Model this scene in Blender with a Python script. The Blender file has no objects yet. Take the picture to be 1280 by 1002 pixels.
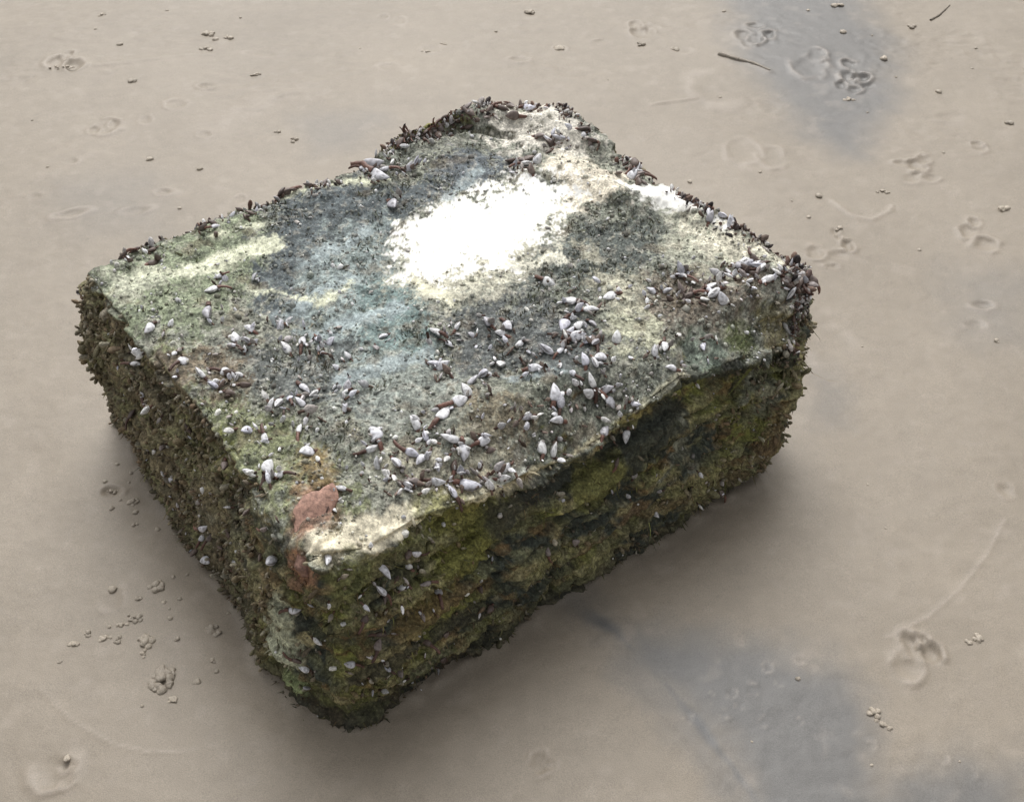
import bpy, math, random
import numpy as np
from mathutils import Vector, Matrix
from mathutils.bvhtree import BVHTree

random.seed(11)
RNG = np.random.default_rng(11)
scene = bpy.context.scene
COL = scene.collection

# ------------------------------------------------------------------ camera
CAM_H, PITCH, FPX, W0, H0 = 1.75, math.radians(44), 1650.0, 1280.0, 1002.0
cam_data = bpy.data.cameras.new('camera')
cam_data.sensor_width = 36.0
cam_data.lens = 36.0 * FPX / W0
cam_data.clip_start, cam_data.clip_end = 0.05, 1000
cam = bpy.data.objects.new('camera', cam_data)
cam.location = (0, 0, CAM_H)
cam.rotation_euler = (math.pi / 2 - PITCH, 0, 0)
COL.objects.link(cam)
scene.camera = cam

# ------------------------------------------------------------------ sky, sun, exposure
SUN_DIR = Vector((-0.08, 0.76, 0.95)).normalized()          # towards the sun: behind the block, a little left
world = bpy.data.worlds.new('World')
scene.world = world
world.use_nodes = True
wn, wl = world.node_tree.nodes, world.node_tree.links
wn.clear()
sky = wn.new('ShaderNodeTexSky')
sky.sky_type = 'NISHITA'
sky.sun_disc = False
sky.sun_elevation = math.asin(SUN_DIR.z)
sky.sun_rotation = math.atan2(SUN_DIR.x, SUN_DIR.y)
sky.air_density, sky.dust_density, sky.ozone_density = 1.0, 6.0, 0.3
hsv = wn.new('ShaderNodeHueSaturation')
hsv.inputs['Saturation'].default_value = 0.06                # thin overcast
bg = wn.new('ShaderNodeBackground')
bg.inputs['Strength'].default_value = 0.15
wo = wn.new('ShaderNodeOutputWorld')
wl.new(sky.outputs[0], hsv.inputs['Color'])
wl.new(hsv.outputs[0], bg.inputs['Color'])
wl.new(bg.outputs[0], wo.inputs['Surface'])
sun_data = bpy.data.lights.new('sun', 'SUN')
sun_data.energy = 0.95
sun_data.angle = math.radians(48)
sun_data.color = (1.0, 0.95, 0.88)
sun = bpy.data.objects.new('sun', sun_data)
sun.rotation_euler = SUN_DIR.to_track_quat('Z', 'Y').to_euler()
sun.location = (-1.5, 5, 5)
COL.objects.link(sun)
vs = scene.view_settings
vs.view_transform, vs.look, vs.gamma, vs.use_curve_mapping = 'Standard', 'None', 1.0, False
vs.exposure = 0.19

# ------------------------------------------------------------------ helpers
CP, SP = math.cos(PITCH), math.sin(PITCH)
CAMP = np.array([0, 0, CAM_H])


def ray(px, py):
    x, y = (px - W0 / 2) / FPX, -(py - H0 / 2) / FPX
    d = np.array([x, CP + y * SP, -SP + y * CP])
    return d


def at(px, py, z=0.0):
    """point of the photograph on the level z"""
    d = ray(px, py)
    return CAMP + d * ((z - CAM_H) / d[2])


def on_plane(px, py, p0, n):
    d = ray(px, py)
    return CAMP + d * (np.dot(np.asarray(p0) - CAMP, n) / np.dot(d, n))


def mm(px, py, z=0.0):
    """metres for one photograph pixel, sideways, at that ground point"""
    d = ray(px, py)
    return (CAM_H - z) / -d[2] / FPX


def smooth(a, b, x):
    t = np.clip((x - a) / (b - a), 0, 1)
    return t * t * (3 - 2 * t)


def perlin(P, freq, seed):
    Q = P * freq + np.array([seed * 17.31, seed * 5.77, seed * 9.13])
    I = np.floor(Q).astype(np.int64)
    F = Q - I
    U = F * F * F * (F * (F * 6 - 15) + 10)

    def g(dx, dy, dz):
        h = (I[:, 0] + dx) * 374761393 + (I[:, 1] + dy) * 668265263 + (I[:, 2] + dz) * 2147483647 + seed * 974711
        h = (h ^ (h >> 13)) * 1274126177
        h = (h ^ (h >> 16)) & 0xffff
        th = h * (2 * math.pi / 65536.0)
        z = (((h * 7919) & 0xffff) / 32768.0) - 1
        r = np.sqrt(np.maximum(0, 1 - z * z))
        return r * np.cos(th) * (F[:, 0] - dx) + r * np.sin(th) * (F[:, 1] - dy) + z * (F[:, 2] - dz)
    L = lambda a, b, t: a + (b - a) * t
    x00 = L(g(0, 0, 0), g(1, 0, 0), U[:, 0]); x10 = L(g(0, 1, 0), g(1, 1, 0), U[:, 0])
    x01 = L(g(0, 0, 1), g(1, 0, 1), U[:, 0]); x11 = L(g(0, 1, 1), g(1, 1, 1), U[:, 0])
    return L(L(x00, x10, U[:, 1]), L(x01, x11, U[:, 1]), U[:, 2]) * 1.5


def fbm(P, freq, seed, octs=3, gain=0.5):
    s, a = 0, 1.0
    for k in range(octs):
        s = s + a * perlin(P, freq * 2.03 ** k, seed + k)
        a *= gain
    return s


def poly_sd(X, poly):
    """signed distance of points X (n,2) to a polygon, negative inside"""
    poly = np.asarray(poly)
    d = np.full(len(X), 1e9)
    ins = np.zeros(len(X), bool)
    n = len(poly)
    for i in range(n):
        a, b = poly[i], poly[(i + 1) % n]
        e = b - a
        w = X - a
        t = np.clip((w @ e) / max(e @ e, 1e-12), 0, 1)
        d = np.minimum(d, np.hypot(*(w - t[:, None] * e).T))
        c = ((a[1] > X[:, 1]) != (b[1] > X[:, 1]))
        with np.errstate(divide='ignore', invalid='ignore'):
            xx = (b[0] - a[0]) * (X[:, 1] - a[1]) / (b[1] - a[1]) + a[0]
        ins ^= c & (X[:, 0] < xx)
    return np.where(ins, -d, d)


def line_d(X, pts):
    pts = np.asarray(pts)
    d = np.full(len(X), 1e9)
    for i in range(len(pts) - 1):
        a, b = pts[i], pts[i + 1]
        e = b - a
        w = X - a
        t = np.clip((w @ e) / max(e @ e, 1e-12), 0, 1)
        d = np.minimum(d, np.hypot(*(w - t[:, None] * e).T))
    return d


def make_mesh(name, V, F, smooth_shade=True, colors=None):
    """V (n,3), F (m,3) or (m,4) numpy"""
    me = bpy.data.meshes.new(name)
    V = np.asarray(V, np.float32); F = np.asarray(F, np.int32)
    m, k = F.shape
    me.vertices.add(len(V)); me.vertices.foreach_set('co', V.ravel())
    me.loops.add(m * k); me.loops.foreach_set('vertex_index', F.ravel())
    me.polygons.add(m)
    me.polygons.foreach_set('loop_start', np.arange(0, m * k, k, dtype=np.int32))
    me.polygons.foreach_set('loop_total', np.full(m, k, np.int32))
    if smooth_shade:
        me.polygons.foreach_set('use_smooth', np.ones(m, bool))
    me.update(calc_edges=True)
    if colors is not None:
        for nm, arr in colors.items():
            a = me.attributes.new(nm, 'FLOAT_COLOR', 'POINT')
            c = np.ones((len(V), 4), np.float32)
            c[:, :arr.shape[1]] = arr
            a.data.foreach_set('color', c.ravel())
    return me


def link(name, me, mat, parent=None, **props):
    o = bpy.data.objects.new(name, me)
    if me is not None and mat is not None and not me.materials:
        me.materials.append(mat)
    COL.objects.link(o)
    if parent is not None:
        o.parent = parent
    for k, v in props.items():
        o[k] = v
    return o


def material(name):
    m = bpy.data.materials.new(name)
    m.use_nodes = True
    nt = m.node_tree
    return m, nt.nodes, nt.links, nt.nodes['Principled BSDF']


def nd(N, kind, **inp):
    n = N.new(kind)
    for k, v in inp.items():
        n.inputs[k.replace('_', ' ')].default_value = v
    return n


def ramp(N, stops):
    r = N.new('ShaderNodeValToRGB')
    e = r.color_ramp.elements
    while len(e) < len(stops):
        e.new(0.5)
    for s, (p, c) in zip(e, stops):
        s.position = p
        s.color = (c, c, c, 1) if not isinstance(c, tuple) else (*c, 1)
    return r


def mixc(N, L, mode, fac, a, b):
    n = N.new('ShaderNodeMix')
    n.data_type = 'RGBA'; n.blend_type = mode
    for sock, val in ((n.inputs[0], fac), (n.inputs[6], a), (n.inputs[7], b)):
        if hasattr(val, 'is_linked'):
            L.new(val, sock)
        elif isinstance(val, tuple):
            sock.default_value = (*val, 1)
        else:
            sock.default_value = val
    return n.outputs[2]


# ------------------------------------------------------------------ materials
def mat_sand():
    m, N, L, B = material('wet_sand')
    geo = N.new('ShaderNodeNewGeometry')
    at_ = N.new('ShaderNodeAttribute'); at_.attribute_name = 'stain_shade'
    sep = N.new('ShaderNodeSeparateColor'); L.new(at_.outputs['Color'], sep.inputs[0])
    n1 = nd(N, 'ShaderNodeTexNoise', Scale=2.2, Detail=5.0, Roughness=0.6); L.new(geo.outputs['Position'], n1.inputs['Vector'])
    n2 = nd(N, 'ShaderNodeTexNoise', Scale=620.0, Detail=2.0); L.new(geo.outputs['Position'], n2.inputs['Vector'])
    n3 = nd(N, 'ShaderNodeTexNoise', Scale=28.0, Detail=5.0, Roughness=0.65); L.new(geo.outputs['Position'], n3.inputs['Vector'])
    r1 = ramp(N, [(0.3, (0.234, 0.200, 0.158)), (0.7, (0.282, 0.241, 0.191))]); L.new(n1.outputs['Fac'], r1.inputs[0])
    r2 = ramp(N, [(0.25, 0.78), (0.75, 1.2)]); L.new(n2.outputs['Fac'], r2.inputs[0])
    r3 = ramp(N, [(0.3, 0.93), (0.7, 1.06)]); L.new(n3.outputs['Fac'], r3.inputs[0])
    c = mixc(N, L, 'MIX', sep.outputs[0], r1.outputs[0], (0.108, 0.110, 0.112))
    c = mixc(N, L, 'MIX', sep.outputs[1], c, (0.43, 0.375, 0.325))
    c = mixc(N, L, 'MULTIPLY', 1.0, c, r2.outputs[0])
    c = mixc(N, L, 'MULTIPLY', 1.0, c, r3.outputs[0])
    L.new(c, B.inputs['Base Color'])
    mr = N.new('ShaderNodeMapRange')
    mr.inputs['To Min'].default_value = 0.46; mr.inputs['To Max'].default_value = 0.34
    L.new(sep.outputs[0], mr.inputs['Value']); L.new(mr.outputs[0], B.inputs['Roughness'])
    B.inputs['Specular IOR Level'].default_value = 0.28
    b1 = nd(N, 'ShaderNodeBump', Strength=0.22, Distance=0.0012); L.new(n2.outputs['Fac'], b1.inputs['Height'])
    b2 = nd(N, 'ShaderNodeBump', Strength=0.25, Distance=0.004); L.new(n3.outputs['Fac'], b2.inputs['Height'])
    L.new(b2.outputs[0], b1.inputs['Normal']); L.new(b1.outputs[0], B.inputs['Normal'])
    return m


def mat_cast():
    m, N, L, B = material('sand_cast')
    geo = N.new('ShaderNodeNewGeometry')
    n2 = nd(N, 'ShaderNodeTexNoise', Scale=500.0, Detail=2.0); L.new(geo.outputs['Position'], n2.inputs['Vector'])
    oi = N.new('ShaderNodeObjectInfo')
    r0 = ramp(N, [(0.0, (0.30, 0.26, 0.21)), (1.0, (0.41, 0.355, 0.285))]); L.new(oi.outputs['Random'], r0.inputs[0])
    r2 = ramp(N, [(0.25, 0.75), (0.75, 1.2)]); L.new(n2.outputs['Fac'], r2.inputs[0])
    L.new(mixc(N, L, 'MULTIPLY', 1.0, r0.outputs[0], r2.outputs[0]), B.inputs['Base Color'])
    B.inputs['Roughness'].default_value = 0.55
    b1 = nd(N, 'ShaderNodeBump', Strength=0.4, Distance=0.002); L.new(n2.outputs['Fac'], b1.inputs['Height'])
    L.new(b1.outputs[0], B.inputs['Normal'])
    return m


def mat_block():
    m, N, L, B = material('weathered_concrete')
    geo = N.new('ShaderNodeNewGeometry')
    ca = N.new('ShaderNodeAttribute'); ca.attribute_name = 'tint'
    sa = N.new('ShaderNodeAttribute'); sa.attribute_name = 'speck'
    sep = N.new('ShaderNodeSeparateColor'); L.new(sa.outputs['Color'], sep.inputs[0])
    P = geo.outputs['Position']
    fine = nd(N, 'ShaderNodeTexNoise', Scale=210.0, Detail=6.0, Roughness=0.75); L.new(P, fine.inputs['Vector'])
    mid = nd(N, 'ShaderNodeTexNoise', Scale=60.0, Detail=5.0, Roughness=0.7, Distortion=0.6); L.new(P, mid.inputs['Vector'])
    vor = nd(N, 'ShaderNodeTexVoronoi', Scale=170.0); L.new(P, vor.inputs['Vector'])
    vor2 = nd(N, 'ShaderNodeTexVoronoi', Scale=75.0); L.new(P, vor2.inputs['Vector'])
    rf = ramp(N, [(0.36, 0.30), (0.5, 0.95), (0.66, 1.9)]); L.new(fine.outputs['Fac'], rf.inputs[0])
    rm = ramp(N, [(0.33, 0.48), (0.5, 1.0), (0.68, 1.5)]); L.new(mid.outputs['Fac'], rm.inputs[0])
    full = mixc(N, L, 'MULTIPLY', 1.0, ca.outputs['Color'], rf.outputs[0])
    full = mixc(N, L, 'MULTIPLY', 1.0, full, rm.outputs[0])
    c = mixc(N, L, 'MIX', sep.outputs[0], ca.outputs['Color'], full)
    # pale crusts and black dots
    rp = ramp(N, [(0.60, 0.0), (0.68, 1.0)]); L.new(fine.outputs['Fac'], rp.inputs[0])
    mp = N.new('ShaderNodeMath'); mp.operation = 'MULTIPLY'; L.new(rp.outputs[0], mp.inputs[0]); L.new(sep.outputs[1], mp.inputs[1])
    c = mixc(N, L, 'MIX', mp.outputs[0], c, (0.55, 0.56, 0.47))
    rd = ramp(N, [(0.12, 1.0), (0.26, 0.0)]); L.new(vor.outputs['Distance'], rd.inputs[0])
    hs = N.new('ShaderNodeSeparateColor'); L.new(vor.outputs['Color'], hs.inputs[0])
    gt = N.new('ShaderNodeMath'); gt.operation = 'LESS_THAN'; gt.inputs[1].default_value = 0.25; L.new(hs.outputs[0], gt.inputs[0])
    md = N.new('ShaderNodeMath'); md.operation = 'MULTIPLY'; L.new(rd.outputs[0], md.inputs[0]); L.new(gt.outputs[0], md.inputs[1])
    md2 = N.new('ShaderNodeMath'); md2.operation = 'MULTIPLY'; L.new(md.outputs[0], md2.inputs[0]); L.new(sep.outputs[0], md2.inputs[1])
    c = mixc(N, L, 'MIX', md2.outputs[0], c, (0.035, 0.035, 0.03))
    L.new(c, B.inputs['Base Color'])
    B.inputs['Roughness'].default_value = 0.78
    B.inputs['Specular IOR Level'].default_value = 0.3
    b1 = nd(N, 'ShaderNodeBump', Strength=0.55, Distance=0.004); L.new(mid.outputs['Fac'], b1.inputs['Height'])
    b2 = nd(N, 'ShaderNodeBump', Strength=0.6, Distance=0.002); L.new(fine.outputs['Fac'], b2.inputs['Height'])
    for b_ in (b1, b2): L.new(sep.outputs[0], b_.inputs['Strength'])
    L.new(b1.outputs[0], b2.inputs['Normal']); L.new(b2.outputs[0], B.inputs['Normal'])
    return m


def mat_tint(name, rough=0.7, spec=0.3, noise=300.0, contrast=(0.6, 1.4)):
    """colour carried by the growth itself, with grain"""
    m, N, L, B = material(name)
    geo = N.new('ShaderNodeNewGeometry')
    ca = N.new('ShaderNodeAttribute'); ca.attribute_name = 'tint'
    n2 = nd(N, 'ShaderNodeTexNoise', Scale=noise, Detail=3.0); L.new(geo.outputs['Position'], n2.inputs['Vector'])
    r2 = ramp(N, [(0.3, contrast[0]), (0.7, contrast[1])]); L.new(n2.outputs['Fac'], r2.inputs[0])
    L.new(mixc(N, L, 'MULTIPLY', 1.0, ca.outputs['Color'], r2.outputs[0]), B.inputs['Base Color'])
    B.inputs['Roughness'].default_value = rough
    B.inputs['Specular IOR Level'].default_value = spec
    return m


def mat_shell(name, stops, rough=0.35):
    m, N, L, B = material(name)
    geo = N.new('ShaderNodeNewGeometry')
    oi = N.new('ShaderNodeObjectInfo')
    ca = N.new('ShaderNodeAttribute'); ca.attribute_name = 'plate'
    sep = N.new('ShaderNodeSeparateColor'); L.new(ca.outputs['Color'], sep.inputs[0])
    n2 = nd(N, 'ShaderNodeTexNoise', Scale=170.0, Detail=4.0); L.new(geo.outputs['Position'], n2.inputs['Vector'])
    r0 = ramp(N, stops); L.new(oi.outputs['Random'], r0.inputs[0])
    r2 = ramp(N, [(0.3, 0.62), (0.6, 1.05)]); L.new(n2.outputs['Fac'], r2.inputs[0])
    c = mixc(N, L, 'MULTIPLY', 1.0, r0.outputs[0], r2.outputs[0])
    c = mixc(N, L, 'MIX', sep.outputs[0], c, (0.045, 0.03, 0.024))
    L.new(c, B.inputs['Base Color'])
    B.inputs['Roughness'].default_value = rough
    return m


def mat_plain(name, color, rough=0.6, scale=200.0):
    m, N, L, B = material(name)
    geo = N.new('ShaderNodeNewGeometry')
    oi = N.new('ShaderNodeObjectInfo')
    n2 = nd(N, 'ShaderNodeTexNoise', Scale=scale, Detail=4.0, Roughness=0.7); L.new(geo.outputs['Position'], n2.inputs['Vector'])
    r2 = ramp(N, [(0.3, 0.45), (0.7, 1.5)]); L.new(n2.outputs['Fac'], r2.inputs[0])
    r3 = ramp(N, [(0.0, 0.6), (1.0, 1.5)]); L.new(oi.outputs['Random'], r3.inputs[0])
    c = mixc(N, L, 'MULTIPLY', 1.0, color, r2.outputs[0])
    c = mixc(N, L, 'MULTIPLY', 1.0, c, r3.outputs[0])
    L.new(c, B.inputs['Base Color'])
    B.inputs['Roughness'].default_value = rough
    b = nd(N, 'ShaderNodeBump', Strength=0.5, Distance=0.003); L.new(n2.outputs['Fac'], b.inputs['Height'])
    L.new(b.outputs[0], B.inputs['Normal'])
    return m


M_SAND, M_CAST, M_BLOCK = mat_sand(), mat_cast(), mat_block()
M_CRUST = mat_tint('barnacle_crust')
M_ALGAE = mat_tint('algae_turf', 0.75, 0.2)
M_SHELL = mat_shell('pale_barnacle_shell', [(0.0, (0.42, 0.41, 0.44)), (0.3, (0.72, 0.72, 0.77)), (0.7, (0.86, 0.86, 0.86)), (1.0, (0.64, 0.64, 0.74))])
M_DULL = mat_shell('dull_barnacle_shell', [(0.0, (0.09, 0.062, 0.052)), (0.5, (0.17, 0.125, 0.105)), (1.0, (0.30, 0.26, 0.25))], 0.5)
M_STALK = mat_plain('barnacle_stalk', (0.115, 0.055, 0.04), 0.45)
M_RED = mat_plain('reddish_stone', (0.33, 0.195, 0.150), 0.75, 130.0)
M_TWIG = mat_plain('sandy_twig', (0.42, 0.37, 0.31), 0.8)

# ------------------------------------------------------------------ the block: rims taken from the photograph, block height 0.376 m
TOPZ = 0.376


def resample(P, n):
    P = np.asarray(P, float)
    s = np.concatenate([[0], np.cumsum(np.hypot(*(np.diff(P[:, :2], axis=0).T)))])
    t = np.linspace(0, s[-1], n)
    return np.stack([np.interp(t, s, P[:, k]) for k in range(P.shape[1])], 1)


cN, cR, cL, cF = at(400, 690, TOPZ), at(1008, 366, TOPZ), at(104, 339, TOPZ), at(650, 133, TOPZ + .012)
# near-right face: a plane standing on the bottom line
bN, bR = at(437, 905), at(955, 592)
e = (cR + bR - cN - bN)[:2]; e /= np.hypot(*e)
PN_R = np.array([e[1], -e[0], 0.0])
P0_R = (cN + bN) / 2
crest = [(400, 690), (455, 686), (490, 668), (520, 650), (560, 636), (600, 624), (660, 594), (715, 573), (740, 556), (765, 540), (800, 510), (825, 490), (850, 472), (890, 452), (930, 438), (1000, 415)]
E_NR = [on_plane(x, y, P0_R, PN_R) for x, y in crest]
E_NR[0] = cN
cRc = E_NR[-1]
E_LF = [at(x, y, TOPZ + dz) for x, y, dz in [(104, 339, 0), (150, 321, 0), (200, 300, 0), (250, 280, 0), (300, 262, 0), (380, 238, 0), (420, 218, .004), (450, 203, .008), (500, 170, .012), (560, 148, .016), (600, 136, .014), (650, 133, .012)]]
E_RF = [cRc, at(1004, 345, TOPZ - .035), at(975, 318, TOPZ - .01)] + [at(x, y, TOPZ + dz) for x, y, dz in [(930, 295, 0), (880, 262, 0), (835, 240, .0), (800, 215, .0), (772, 190, .004), (742, 161, .008), (695, 143, .012), (650, 133, .012)]]
E_NL = [cN, at(330, 615, TOPZ), at(262, 530, TOPZ), at(205, 455, TOPZ), at(140, 385, TOPZ), cL]
B_NR = [at(x, y) for x, y in [(437, 903), (480, 892), (540, 850), (620, 796), (700, 742), (790, 688), (880, 634), (950, 594)]]
B_NL = [at(x, y) for x, y in [(437, 903), (378, 880), (332, 835), (312, 768), (245, 680), (190, 605), (145, 520)]]

NU, NV, NK, NX = 280, 220, 105, 8
c0, c1 = resample(E_NR, NU + 1), resample(E_LF, NU + 1)        # v = 0, v = 1
d0, d1 = resample(E_NL, NV + 1), resample(E_RF, NV + 1)        # u = 0, u = 1
u = np.linspace(0, 1, NU + 1)[:, None, None]; v = np.linspace(0, 1, NV + 1)[None, :, None]
top = ((1 - v) * c0[:, None] + v * c1[:, None] + (1 - u) * d0[None] + u * d1[None]
       - ((1 - u) * (1 - v) * c0[0] + u * (1 - v) * c0[-1] + (1 - u) * v * c1[0] + u * v * c1[-1]))
# heights: level top that rolls down quickly to the sagging near-right crest and to the rims
uu, vv = u[..., 0] + 0 * v[..., 0], v[..., 0] + 0 * u[..., 0]
base = TOPZ + 0.012 * smooth(.5, 1, vv) * (1 - np.abs(uu - .8))
zc = c0[:, 2][:, None]
z = base + (zc - base) * (1 - smooth(0, 0.17, vv)) ** 1.4
z = z + (d1[:, 2][None] - z) * (1 - smooth(0, 0.05, 1 - uu))
z = z + (c1[:, 2][:, None] - z) * (1 - smooth(0, 0.05, 1 - vv))
z = z + (d0[:, 2][None] - z) * (1 - smooth(0, 0.03, uu))
z[:, 0] = c0[:, 2]
top[..., 2] = z
XY = top[..., :2].reshape(-1, 2)
zt = top[..., 2].reshape(-1)


def px_poly(pts, z=TOPZ):
    return np.array([at(x, y, z)[:2] for x, y in pts])


wob = fbm(np.c_[XY, 0 * zt], 14, 3, 3) * 0.012
# curved lip near the far corner: ridge with a groove in front
g = line_d(XY, px_poly([(440, 215), (480, 192), (520, 174), (575, 166), (640, 172)])) + wob * .4
zt -= 0.013 * np.exp(-(g / .009) ** 2)
g = line_d(XY, px_poly([(450, 198), (490, 178), (540, 158), (600, 150), (690, 160), (740, 180)])) + wob
zt += 0.020 * np.exp(-(g / .028) ** 2)
# knoll at the far right, hollow before it
g = line_d(XY, px_poly([(770, 245), (830, 250), (900, 280), (940, 300)])) + wob
zt += 0.016 * np.exp(-(g / .035) ** 2)
g = line_d(XY, px_poly([(700, 215), (760, 235), (780, 250)])) + wob
zt += 0.010 * np.exp(-(g / .03) ** 2)
# step under the barnacle bunch at the right corner
sd = poly_sd(XY, px_poly([(840, 405), (900, 378), (1000, 362), (1060, 400), (1000, 470), (860, 470)])) + wob
zt -= 0.018 * smooth(.012, -.030, sd)
# shallow dish in the middle, bleached patch a little proud
zt -= 0.010 * smooth(.25, 0, np.hypot(*(XY - at(470, 400, TOPZ)[:2]).T))
# broken near corner: a notch round the red stone
sd = poly_sd(XY, px_poly([(366, 640), (415, 596), (424, 655), (395, 695), (350, 690)])) + wob * .4
zt -= 0.012 * smooth(.004, -.006, sd)
g = line_d(XY, px_poly([(360, 640), (372, 668), (392, 682)]))
zt -= 0.015 * np.exp(-(g / .006) ** 2)
top[..., 2] = zt.reshape(top.shape[:2])

idx_top = np.arange((NU + 1) * (NV + 1)).reshape(NU + 1, NV + 1)
quads = [np.stack([idx_top[:-1, :-1], idx_top[1:, :-1], idx_top[1:, 1:], idx_top[:-1, 1:]], -1).reshape(-1, 4)]
loop_idx = np.concatenate([idx_top[:-1, 0], idx_top[-1, :-1], idx_top[::-1, -1][:-1], idx_top[0, ::-1][:-1]])
TV = top.reshape(-1, 3)
T = TV[loop_idx]
bnr = resample(B_NR, NU + 1)[:-1]
cen = TV.mean(0)
bnl = resample(B_NL, NV + 1)[::-1][:-1]                        # from L to N


def under(P):
    Q = P.copy()
    d = P[:, :2] - cen[:2]
    Q[:, :2] -= d / np.hypot(*d.T)[:, None] * 0.012
    Q[:, 2] = 0
    return Q


brf = under(T[NU:NU + NV]); blf = under(T[NU + NV:2 * NU + NV])
w_ = smooth(0, .3, np.linspace(0, 1, NV))[:, None]
brf = brf * w_ + (brf + (at(950, 594) - brf[0])) * (1 - w_)
w_ = smooth(0, .3, np.linspace(1, 0, NU))[:, None]
blf = blf * w_ + (blf + (at(145, 520) - blf[-1])) * (1 - w_)
Bt = np.concatenate([bnr, brf, blf, bnl])
NP = len(T)
# outward directions round the loop
tg = np.roll(Bt, -6, 0) - np.roll(Bt, 6, 0)
out = np.stack([tg[:, 1], -tg[:, 0], 0 * tg[:, 0]], 1); out /= np.linalg.norm(out, axis=1)[:, None]
near_r = np.zeros(NP); near_r[:NU] = smooth(0, .12, np.linspace(0, 1, NU)) * smooth(1, .93, np.linspace(0, 1, NU))
rows = []
for k in range(1, NK + 1):
    t = k / NK
    rec = -0.016 * math.exp(-((t - .16) / .10) ** 2) + .010 * math.exp(-((t - .55) / .2) ** 2)
    blg = 0.016 * math.sin(math.pi * min(t * 1.15, 1))
    rows.append(T + (Bt - T) * t + out * (blg + (rec - .6 * blg) * near_r[:, None]))
for k in range(1, NX + 1):
    rows.append(Bt + np.array([0, 0, -0.07 * k / NX]))
SV = np.concatenate(rows)
n0 = len(TV)
idx_s = np.concatenate([loop_idx[None], n0 + np.arange(len(SV)).reshape(-1, NP)])
nxt = np.roll(idx_s, -1, 1)
quads.append(np.stack([idx_s[:-1], idx_s[1:], nxt[1:], nxt[:-1]], -1).reshape(-1, 4))
V = np.concatenate([TV, SV]); F = np.concatenate(quads)

tt = np.concatenate([np.zeros(n0), np.repeat(np.arange(1, NK + NX + 1) / NK, NP)])     # 0 on top, 1 at the sand
is_top = np.arange(len(V)) < n0
rim_top = np.minimum(np.minimum(uu, 1 - uu) * .93, np.minimum(vv, 1 - vv) * .74).reshape(-1)
rimd = np.where(is_top, np.concatenate([rim_top, np.zeros(len(SV))]), tt * 0.36)
ei, ej = F.ravel(), np.roll(F, -1, 1).ravel()


def relax(V, w, n):
    cnt = np.bincount(ei, minlength=len(V)) + np.bincount(ej, minlength=len(V))
    for _ in range(n):
        S = np.stack([np.bincount(ei, V[ej, k], len(V)) + np.bincount(ej, V[ei, k], len(V)) for k in range(3)], 1)
        V = V + (S / cnt[:, None] - V) * (0.6 * w)[:, None]
    return V


def normals(V, F):
    n = np.cross(V[F[:, 2]] - V[F[:, 0]], V[F[:, 3]] - V[F[:, 1]])
    Nn = np.stack([np.bincount(F.ravel(), np.repeat(n[:, k], 4), len(V)) for k in range(3)], 1)
    return Nn / np.maximum(np.linalg.norm(Nn, axis=1), 1e-12)[:, None]


crisp = np.concatenate([np.where(vv.reshape(-1) < .06, 1, 0), np.tile(near_r, NK + NX)])      # the near right lip stays sharp
V = relax(V, np.exp(-(rimd / (.022 - .013 * crisp)) ** 2) * (1 - .55 * crisp), 24)
NR = normals(V, F)
side = 1 - smooth(.45, .8, NR[:, 2])
d = 0.011 * fbm(V, 7, 21, 2) + 0.0050 * fbm(V, 24, 5, 2) + 0.0030 * fbm(V, 75, 9, 2) * (1 + side)
d += side * (0.006 * fbm(V, 13, 31, 3) + 0.005 * np.abs(fbm(V * np.array([1, 1, 2.2]), 26, 41, 3)))
led = fbm(V * np.array([1, 1, 6.0]) + 0.02 * NR, 4.5, 131, 3)
d += side * (.015 * smooth(-.04, .06, led) - .0075)
cr = np.abs(fbm(V * np.array([1, 1, 1.6]), 6, 137, 3))
d -= side * .012 * np.exp(-(cr / .035) ** 2)
wp = smooth(.03, -.02, poly_sd(V[:, :2], px_poly([(500, 300), (580, 240), (660, 226), (700, 245), (690, 280), (650, 318), (600, 340), (545, 366), (508, 345)])))
d = d * (1 - .8 * wp * (1 - side))
d -= 0.006 * np.exp(-(rimd / .02) ** 2) * np.maximum(0, fbm(V, 30, 51, 2))          # chipped rims
d *= smooth(1.16, 1.06, tt)
V = V + NR * d[:, None]
NR = normals(V, F)
side = np.maximum(1 - smooth(.22, .55, NR[:, 2] + .10 * fbm(V, 30, 401, 2)), smooth(.04, .10, tt + .02 * fbm(V, 30, 402, 2)))
bvh = BVHTree.FromPolygons([Vector(p) for p in V.tolist()], F.tolist())


def hit(px, py):
    d = Vector(ray(px, py)).normalized()
    loc, n, i, dist = bvh.ray_cast(Vector(CAMP), d)
    return (loc, n) if loc is not None else (None, None)


# ---- growth and staining colours of the block, some shade painted in
n_lo, n_mid, n_hi = fbm(V, 9, 61, 3), fbm(V, 32, 71, 3), fbm(V, 100, 81, 2)
n_fine = RNG.normal(0, .6, len(V))
tint = np.empty((len(V), 3))
tint[:] = (0.225, 0.230, 0.190)
speck = np.zeros((len(V), 3)); speck[:, 0] = 0.9; speck[:, 1] = 0.55


def lay(mask, color, sp=None, pale=None):
    mm_ = np.clip(mask, 0, 1)[:, None]
    tint[:] = tint * (1 - mm_) + np.array(color) * mm_
    if sp is not None:
        speck[:, 0] = speck[:, 0] * (1 - mm_[:, 0]) + sp * mm_[:, 0]
    if pale is not None:
        speck[:, 1] = speck[:, 1] * (1 - mm_[:, 0]) + pale * mm_[:, 0]


topm = 1 - side
VX = V[:, :2]


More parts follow.
